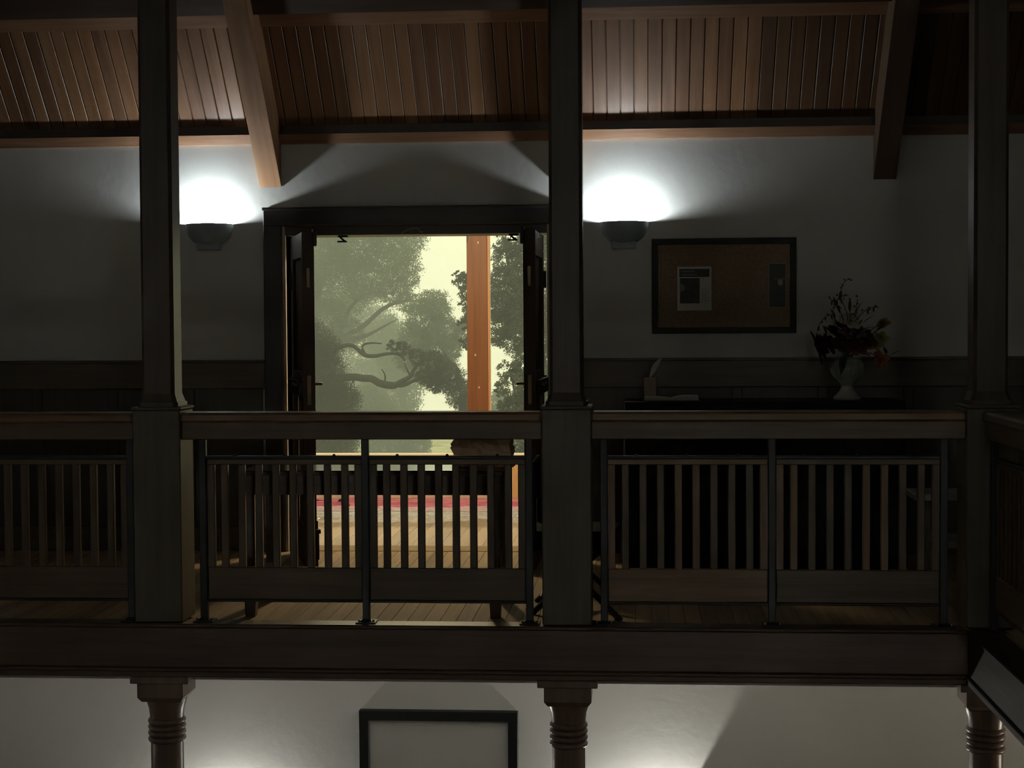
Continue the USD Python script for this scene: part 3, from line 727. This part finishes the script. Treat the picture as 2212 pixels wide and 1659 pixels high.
obj("dusty_filler", [leafshape(.06, .03, F(1.66 + .09 * math.cos(a) * q, 1.425 + .085 * math.sin(a) * q, -.02), (math.cos(a), rng.normal(0, .5), abs(math.sin(a)) + .3)) for a, q in zip(rng.uniform(0, 6.28, 60), rng.uniform(.2, 1, 60))], "flower_leaf", fl, smooth=True, kind="stuff")

# gallery furniture --------------------------------------------------------------------------------------
t = thing("gallery_table", "dark wooden table just behind the railing, before the open doorway", "table", (-1.015, .52, 0))
hx, hy = .682, .30
obj("tabletop", box(-hx, hx, -hy, hy, .735, .760, .005), "table_top", t)
obj("apron", [box(-hx + .05, hx - .05, -hy + .03, -hy + .05, .632, .735, .002), box(-hx + .05, hx - .05, hy - .05, hy - .03, .632, .735, .002), box(-hx + .03, -hx + .05, -hy + .03, hy - .03, .632, .735, .002), box(hx - .05, hx - .03, -hy + .03, hy - .03, .632, .735, .002)], "table", t)
for sx in (-1, 1):
    for sy in (-1, 1):
        obj("leg", hull([(sx * (hx - .045) + a * r, sy * (hy - .045) + b * r, z) for a in (-1, 1) for b in (-1, 1) for z, r in ((.001, .026), (.10, .030), (.735, .030))]), "table", t)
t = thing("paper_bag", "crumpled brown paper bag standing on the dark table", "paper bag", (-.452, .46, .7605))
bm = trimesh.creation.box((.285, .15, .20))
for _ in range(3):
    bm = bm.subdivide()
v = bm.vertices.copy()
h = (v[:, 2] + .10) / .20
nz = np.stack([meshkit.fbm(v * 13 + s, 3, s) - .5 for s in (1, 5, 9)], 1)
v[:, 2] += .10
v[:, 0] *= 1 + .14 * (1 - h) - .05 * h
v[:, 1] *= 1 - .35 * h
amp = (.02 + .13 * h)[:, None]
v += nz * amp * np.array([1.0, 1.2, .75])
v[:, 2] = np.maximum(v[:, 2], 0)
bm.vertices = v
obj("bag_body", bm, "bag", t)
for lip in (hull([(.10, -.05, .12), (.155, -.045, .165), (.16, -.03, .13), (.13, -.02, .06), (.12, -.055, .07)]), hull([(-.13, -.06, .12), (-.10, -.07, .185), (-.05, -.05, .175), (-.08, -.05, .10)])):
    obj("torn_lip", lip, "bag", t)

t = thing("folding_chair", "black folding chair behind the middle pedestal", "chair", (.02, .52, 0), 0)
obj("seat", [hull([(a * .225 + b * .02, b * .21, z) for a in (-1, 1) for b in (-1, 1) for z in (.405, .44)]), box(-.235, .235, -.215, -.195, .34, .415, .004)], "vinyl", t)
def bar(a, b, r=.016):
    return tube([a, b], r, 8)
for sy in (-.19, .19):
    obj("front_leg", bar((-.20, sy, .42), (.245, sy - .14 * (sy < 0), .002)), "iron", t)
    obj("rear_leg", bar((.20, sy, .40), (-.22, sy + .04, .002)), "iron", t)
obj("stretcher", [bar((.17, -.26, .09), (.17, .19, .09), .009), bar((-.17, -.16, .09), (-.17, .2, .09), .009)], "iron", t)
obj("backrest", box(-.215, -.19, -.20, .20, .60, .80, .01), "vinyl", t)
for sy in (-.205, .205):
    obj("back_upright", bar((-.20, sy, .40), (-.205, sy, .80), .012), "iron", t)

t = thing("side_table", "small pale two-tier side table behind the right end of the railing", "side table", (2.05, 1.15, 0))
obj("tabletop", box(-.19, .17, -.18, .18, .53, .565, .004), "pale_wood", t)
obj("shelf", box(-.05, .15, -.16, .16, .265, .31, .004), "pale_wood", t)
for sx in (-.062, .15):
    for sy in (-.16, .16):
        obj("leg", box(sx - .012, sx + .012, sy - .012, sy + .012, .0, .53, .002), "pale_wood", t)

# porch --------------------------------------------------------------------------------------------------
PY = 5.98
f = thing("floor_porch", "porch floor of light boards beyond the doorway", None, kind="structure")
keys(f, "porch floor of light boards beyond the doorway")
obj("subfloor", box(-3.4, .9, YW + .25, PY + .2, -.26, -.022), "wains_x", f)
bw = .098
for k in range(int(4.2 / bw)):
    x0 = -3.35 + k * bw
    js = sorted([YW + .25, PY] + [float(v_) for v_ in rng.uniform(YW + .5, PY - .3, 1)])
    for a, b in zip(js[:-1], js[1:]):
        obj("plank", box(x0 + .0005, x0 + bw - .0005, a + .0006, b - .0006, -.022, -float(rng.uniform(0, .0008)), .0012), f"pf{int(rng.integers(0,3))}", f)
w = thing("wall_porch", "low tan porch parapet with a pale ledge", None, kind="structure")
obj("parapet", box(-3.4, .9, PY, PY + .12, 0, .365), "ply", w)
obj("ledge", box(-3.4, .9, PY - .03, PY + .16, .362, .388, .005), "cream", w)
obj("side_wall", [box(-3.5, -3.38, YW + .25, PY + .12, -.26, 2.75), box(.62, .74, YW + .25, PY + .12, -.26, 2.75)], "porch_paint", w)
obj("header_beam", box(-3.5, .9, PY, PY + .12, 2.50, 2.80, .006), "fir", w)
obj("ceiling_porch", box(-3.5, .9, YW + .25, PY + .3, 2.75, 2.85), "porch_paint", kind="structure", label="porch ceiling")
t = thing("porch_post", "orange brown timber post standing on the porch parapet", "post", (-1.018, PY + .06, .388), kind="structure")
obj("timber", box(-.091, .088, -.055, .055, 0, 2.115, .004), "fir", t)
obj("lit_edge_strip", box(.0885, .106, -.05, .05, 0, 2.115, .002), "fir_lit_edge", t)  # light on the right face, painted as a paler strip
obj("paint_fleck", [box(x - .006, x + .006, -.0565, -.055, z - .009, z + .009) for x, z in ((.01, 1.83), (-.02, .86), (.01, .58), (.02, .23), (-.05, .03))], "cream", t, kind="stuff")

def foldz(X, Y):
    s = (Y - 5.0) / .92
    e = np.clip(np.minimum(s, 1 - s) * 7, 0, 1) ** .6
    n = meshkit.fbm(np.stack([X * 1.6, Y * 13 + X * .8, X * 0], -1), 3, 4)
    n2 = meshkit.fbm(np.stack([X * 5, Y * 20, X * 0], -1), 2, 8)
    return .006 + e * (.052 - .040 * s) * (.30 + 1.7 * np.abs(2 * n - 1) + .5 * n2)
obj("pink_cloth", grid(np.linspace(-2.55, -.50, 150), np.linspace(5.0, 5.93, 90), foldz), "pink", label="rumpled pink cloth lying along the porch parapet", cat="cloth", smooth=True)
def plz(X, Y):
    s = (Y - 3.95) / 1.55
    n = 1 - np.abs(2 * meshkit.fbm(np.stack([X * 3.2, Y * 6, X * 0], -1), 4, 14) - 1) ** .8
    edge = np.exp(-((Y - 4.15 - .12 * np.sin(X * 3.1)) / .10) ** 2)
    up = np.clip((Y - 4.8) / .2, 0, 1)
    return .004 + .040 * n + .030 * edge * (.5 + n) + up * .012
obj("plastic_sheet", grid(np.linspace(-2.6, -.35, 140), np.linspace(4.0, 4.97, 90), plz), "plastic", label="crumpled clear plastic sheet on the porch floor before the pink cloth", cat="plastic sheet", smooth=True)
sxy = spline([(-2.34, 5.22, 0), (-2.22, 5.21, 0), (-2.12, 5.18, 0), (-2.055, 5.12, 0), (-2.01, 5.06, 0), (-1.985, 5.02, 0)], 6)
sp = np.column_stack([sxy[:, :2], np.maximum.reduce([foldz(sxy[:, 0] + a, sxy[:, 1] + b) for a in (-.012, 0, .012) for b in (-.012, 0, .012)]) + .013])
obj("purple_strap", tube(sp, .012, 6), "purple", label="thin purple strap lying across the pink cloth", cat="strap", smooth=True)
t = hull([(-.46, 5.02, .13), (-.22, 5.0, .13), (-.22, 5.10, .34), (-.28, 5.10, .28), (-.46, 5.05, .135), (-.22, 5.12, .13)])
obj("white_card", t, "foam_board", label="bent white card at the right end of the pink cloth", cat="card")
obj("cream_strip", box(-2.6, -.86, PY - .022, PY - .004, .002, .10, .002), "foam_board", label="long cream board leaning at the foot of the parapet", cat="board")
t = thing("porch_lamp", "round lamp on the porch ceiling, out of view", "ceiling lamp", (-1.15, 3.75, 2.75))
obj("base", trimesh.creation.cylinder(.10, .03, transform=trimesh.transformations.translation_matrix((0, 0, -.016)), sections=28), "iron", t)
sphere_light(str(t.GetPath()) + "/globe_glow", (0, 0, -.14), .09, 40 * PORCH, (1.0, .76, .47))

# outdoors -----------------------------------------------------------------------------------------------
def terrain(x, y):
    base = -2.15 - .013 * (y - 8)
    drop = np.clip((y - 56) / 40, 0, 1)
    return base - 10 * drop ** 1.2 + .35 * (meshkit.fbm(np.stack([x * .22, y * .16, x * 0], -1), 3, 3) - .5)
obj("ground", grid(np.linspace(-40, 26, 90), np.linspace(6.3, 110, 110), terrain), "ground", kind="structure", label="grassy ground falling away into the mist", smooth=True)
obj("haze", box(-45, 30, 6.6, 112, -14, 16), "fog", kind="stuff", label="pale green morning mist among the trees")

def leaves(blobs, per, size, seed, clump=.12, depth=1.0, hole=.42, droop=0.3):
    r = np.random.default_rng(seed)
    P = []
    for x, y, z, rad in blobs:
        n = max(20, int(per * rad * rad))
        k = max(6, int(n / 22))
        u = r.normal(size=(k, 3)); u /= np.linalg.norm(u, axis=1, keepdims=True)
        c = u * (r.uniform(.25, 1, (k, 1)) ** .45) * rad * np.array([1, depth * 1.3, 1])
        c += np.array([x, y + r.normal(0, rad * .5), z])
        keep = meshkit.fbm(c / max(rad, .15) * 1.7, 3, seed) > hole - .08
        c = c[keep]
        idx = r.integers(0, len(c), n)
        P.append(c[idx] + r.normal(0, 1, (n, 3)) * clump * rad * np.array([1, 1, .75]))
    P = np.vstack(P)
    n = len(P)
    d = r.normal(size=(n, 3)); d[:, 2] -= droop
    d /= np.linalg.norm(d, axis=1, keepdims=True)
    s = np.cross(d, r.normal(size=(n, 3))); s /= np.linalg.norm(s, axis=1, keepdims=True)
    L = size * r.uniform(.65, 1.25, (n, 1))
    nn = np.cross(d, s)
    v = np.stack([P - d * L * .5, P + s * L * .26 + nn * L * .06, P + d * L * .5, P - s * L * .26 + nn * L * .06], 1).reshape(-1, 3)
    i = np.arange(n) * 4
    f = np.vstack([np.stack([i, i + 1, i + 2], 1), np.stack([i, i + 2, i + 3], 1)])
    return trimesh.Trimesh(v, f, process=False), P

def twigs(P, limbs, count, seed, r0=.008):
    """Thin twigs from the limbs to spots in the crown."""
    r = np.random.default_rng(seed)
    L = np.vstack([np.array(l)[:, :3] for l in limbs])
    out = []
    for p in P[r.integers(0, len(P), count)]:
        a = L[np.argmin(np.linalg.norm(L - p, axis=1))]
        mid = (a + p) / 2 + r.normal(0, .08, 3) * np.linalg.norm(p - a)
        out.append(tube(spline([a, mid, p], 4), np.linspace(r0, r0 * .3, 9), 4, cap=False))
    return out

def tree(name, label, cat, leafm, crown, limbs, per, size, seed, group=None, ntw=40, r0=.012, **kw):
    base = np.array(limbs[0][0][:3]) if limbs else np.array(crown[0][:3])
    gz = float(terrain(np.array([base[0]]), np.array([base[1]]))[0])
    t = thing(name, label, cat, (base[0], base[1], gz), group=group)
    off = -np.array([base[0], base[1], gz])
    lm, P = leaves(crown, per, size, seed, **kw)
    obj("foliage", lm.apply_translation(off), leafm, t, kind="stuff")
    for k, l in enumerate(limbs):
        q = np.array(l, float)
        if k == 0:
            q[0, 2] = gz - .1
        q = spline(q, 7)
        jit = (meshkit.fbm(q[:, :3] * 4, 2, seed + k)[:, None] - .5) * q[:, 3:4] * np.array([[1.2, 1, 1.2]])
        obj("trunk" if k == 0 else "branch", tube(q[:, :3] + jit + off, np.maximum(q[:, 3], .004), 9), "bark", t, smooth=True)
    if ntw and limbs:
        obj("twigs", [x.apply_translation(off) for x in twigs(P, limbs, ntw, seed + 5, r0)], "bark", t, kind="stuff")
    return t
tree("oak_tree", "near dark oak whose long crooked limb reaches across the view", "tree", "leaf_a",
     [(-5.16, 20, .62, .49), (-5.08, 20, .1, .56), (-4.75, 20, .26, .32), (-5.4, 20, 1.23, .44), (-5.07, 20, 1.07, .32), (-3.2, 20, .82, .27), (-3.45, 20, .98, .16), (-2.92, 20, .61, .3), (-2.72, 20, .37, .26), (-3.13, 20, .50, .16), (-2.64, 20, .13, .18), (-3.69, 20, 1.12, .14), (-3.85, 20, 1.16, .11), (-3.33, 20, .64, .16), (-5.73, 20, .5, .72), (-5.1, 20, -.5, .6), (-6.6, 20, 1.4, .9), (-6.4, 20, -.4, .9)],
     [[(-5.6, 20, -2.1, .19), (-5.45, 20, -.06, .16), (-5.16, 20, .5, .112), (-4.83, 20, .62, .078), (-4.55, 20, .62, .066), (-4.26, 20, .59, .064), (-4.06, 20, .51, .066), (-3.81, 20, .49, .060), (-3.71, 20, .55, .048), (-3.55, 20, .64, .040), (-3.48, 20, .77, .032), (-3.41, 20, .85, .020), (-3.3, 20, .97, .008)],
      [(-3.81, 20, .49, .048), (-3.57, 20, .52, .032), (-3.41, 20, .59, .028), (-3.17, 20, .61, .024), (-2.88, 20, .49, .014)],
      [(-5.45, 20, -.06, .096), (-4.91, 20, 1.07, .048), (-4.56, 20, 1.17, .036), (-4.34, 20, 1.01, .036), (-4.13, 20, 1.0, .032), (-3.85, 20, 1.03, .024), (-3.65, 20, .9, .014)],
      [(-4.34, 20, 1.01, .024), (-4.38, 20, 1.18, .02), (-4.21, 20, 1.22, .016), (-4.05, 20, 1.21, .01)],
      [(-4.03, 20, .51, .016), (-4.02, 20, .7, .012), (-4.06, 20, .76, .007)],
      [(-3.55, 20, .64, .02), (-3.62, 20, .76, .014), (-3.66, 20, .86, .008)]], 70000, .028, 11, ntw=130, r0=.009)
tree("oak_tree", "tall misty oak with pale arching boughs filling the upper left of the view", "tree", "leaf_d",
     [(-7.75, 34, 3.51, .9), (-6.89, 34, 3.74, .84), (-6.04, 34, 3.43, .74), (-5.62, 34, 2.89, .43), (-5.8, 34, 3.73, .69), (-7.52, 34, 2.54, .9), (-6.54, 34, 2.72, .6), (-5.93, 34, 2.43, .45), (-5.57, 34, 2.17, .31), (-7.77, 34, 1.58, .72), (-7.22, 34, 1.33, .5), (-8.86, 34, 3.28, 1.08), (-8.75, 34, 1.58, .96), (-6.76, 34, 4.7, 1.08), (-7.86, 34, 4.84, 1.08), (-5.9, 34, 4.9, .6), (-9.8, 34, 4.6, 1.4)],
     [[(-7.83, 34, -3.89, .24), (-7.82, 34, -.85, .204), (-7.72, 34, .61, .168), (-7.35, 34, 1.15, .088), (-6.67, 34, 1.57, .064), (-6.18, 34, 1.99, .054), (-5.57, 34, 2.17, .035), (-5.08, 34, 2.1, .010)],
      [(-7.72, 34, .61, .12), (-7.22, 34, 1.7, .055), (-6.91, 34, 2.18, .044), (-6.54, 34, 2.39, .034), (-5.93, 34, 2.29, .018)],
      [(-7.35, 34, 1.15, .072), (-6.67, 34, 1.27, .048), (-6.18, 34, 1.51, .026), (-5.82, 34, 1.69, .008)],
      [(-7.82, 34, -.2, .12), (-7.9, 34, 2.5, .10), (-7.3, 34, 3.8, .05)]], 17000, .050, 12, hole=.37, ntw=160, r0=.014)
tree("oak_tree", "rounded misty oak whose crown rises in the middle, left of the porch post", "tree", "leaf_d",
     [(-4.35, 30, 1.99, .39), (-4.63, 30, 1.66, .49), (-4.13, 30, 1.39, .41), (-3.93, 30, .98, .24), (-4.85, 30, 1.18, .41), (-4.36, 30, .9, .54), (-5.02, 30, .74, .32), (-4.18, 30, .50, .30), (-4.53, 30, .46, .39), (-3.7, 30, 1.33, .28), (-3.48, 30, 1.66, .2)],
     [[(-3.62, 30, -3.04, .15), (-3.71, 30, -.63, .11), (-3.87, 30, .46, .076), (-4.25, 30, 1.12, .043), (-4.35, 30, 1.77, .02)]], 34000, .042, 13, hole=.36, ntw=30)
tree("bay_tree", "leafy tree to the right of the porch post, its sprays reaching left behind it", "tree", "leaf_b",
     [(-1.67, 18, 2.57, .27), (-1.41, 18, 2.34, .31), (-1.78, 18, 2.79, .16), (-1.29, 18, 2.78, .3), (-1.6, 18, 1.97, .39), (-1.34, 18, 1.67, .41), (-1.82, 18, 1.83, .3), (-1.86, 18, 1.49, .3), (-1.6, 18, 1.34, .31), (-1.38, 18, 1.16, .22), (-1.08, 18, 1.97, .52), (-.93, 18, 1.23, .44), (-2.42, 18, 2.2, .16), (-2.34, 18, 1.9, .19), (-2.53, 18, 2.34, .06), (-2.36, 18, 1.24, .13), (-2.42, 18, 1.53, .1), (-2.23, 18, 1.61, .19), (-1.82, 18, 2.27, .19), (-2.19, 18, 1.98, .16), (-.6, 18, 2.6, .6), (-1.0, 18, 3.4, .6), (-.2, 18, 1.6, .7)],
     [[(-1.02, 18, -1.83, .16), (-1.09, 18, .04, .13), (-1.19, 18, 1.08, .096), (-1.38, 18, 1.68, .059), (-1.59, 18, 2.19, .037), (-1.71, 18, 2.57, .02)],
      [(-1.19, 18, 1.08, .067), (-1.6, 18, 1.6, .037), (-2.05, 18, 1.68, .026), (-2.34, 18, 1.9, .015), (-2.53, 18, 2.31, .007)]], 44000, .036, 14, hole=.41, ntw=70)
tree("leafy_shrub", "tall glossy-leaved shrub low beside the right door leaf", "shrub", "leaf_c",
     [(-1.45, 15, .87, .18), (-1.28, 15, .93, .17), (-1.18, 15, .67, .24), (-1.41, 15, .67, .2), (-1.58, 15, .6, .1), (-1.32, 15, .41, .26), (-1.12, 15, .27, .33), (-1.05, 15, .87, .2), (-1.25, 15, -.12, .46), (-1.48, 15, .34, .14), (-.8, 15, .5, .4), (-1.2, 15, -.8, .6)],
     [[(-1.26, 15, -1.77, .039), (-1.29, 15, -.19, .033), (-1.33, 15, .34, .023), (-1.45, 15, .87, .012)]], 26000, .040, 15, ntw=40)
LOWB = [(-7.62, 42, -1.08, .56), (-7.88, 42, -.72, .57), (-7.3, 42, -1.75, .55), (-6.5, 42, -2.25, .50), (-8.32, 42, -1.29, .71), (-7.32, 42, -2.16, .86), (-9.06, 42, -2.16, .86)]
tree("misty_bush", "broad pale bush in the mist under the dark limb", "bush", "leaf_d", LOWB, [[(-7.3, 42, -3, .08), (-7.3, 42, -1.8, .05), (-7.2, 42, -1.2, .02)]], 22000, .06, 16, ntw=20)
tree("misty_bush", "small pale bush in the mist behind the porch post", "bush", "leaf_d", [(-3.91, 42, -.94, .43), (-3.7, 42, -1.3, .43), (-4.42, 42, -1.59, .48), (-4.85, 42, -1.3, .34), (-3.2, 42, -1.4, .6), (-2.6, 42, -1.0, .7), (-4.0, 42, -2.2, .7)], [[(-3.8, 42, -3, .06), (-3.8, 42, -1.8, .04), (-3.8, 42, -1.2, .02)]], 22000, .06, 17, ntw=20)
tree("far_tree", "faint tree deep in the mist behind the oaks, far left", "tree", "leaf_d", [(-12.5, 60, 3.5, 2.2), (-14, 60, 6, 2.5), (-11.2, 60, .8, 1.8), (-10.4, 60, .2, 1.1), (-12, 60, -2, 2.0)], [[(-12.5, 60, -3, .3), (-12.5, 60, 1, .2), (-12.6, 60, 4, .08)]], 5000, .10, 18, hole=.3, ntw=30, r0=.03)
tree("far_tree", "faint tree deep in the mist, seen above the dark limb", "tree", "leaf_d", [(-8.6, 50, 1.1, .8), (-8.1, 50, .2, .8), (-7.2, 50, .0, .6), (-7.5, 50, .9, .5), (-8.3, 50, -1.0, 1.0)], [[(-8.0, 50, -3, .16), (-8.0, 50, -.8, .12), (-8.2, 50, .9, .05)]], 12000, .085, 19, hole=.28, ntw=30, r0=.02)
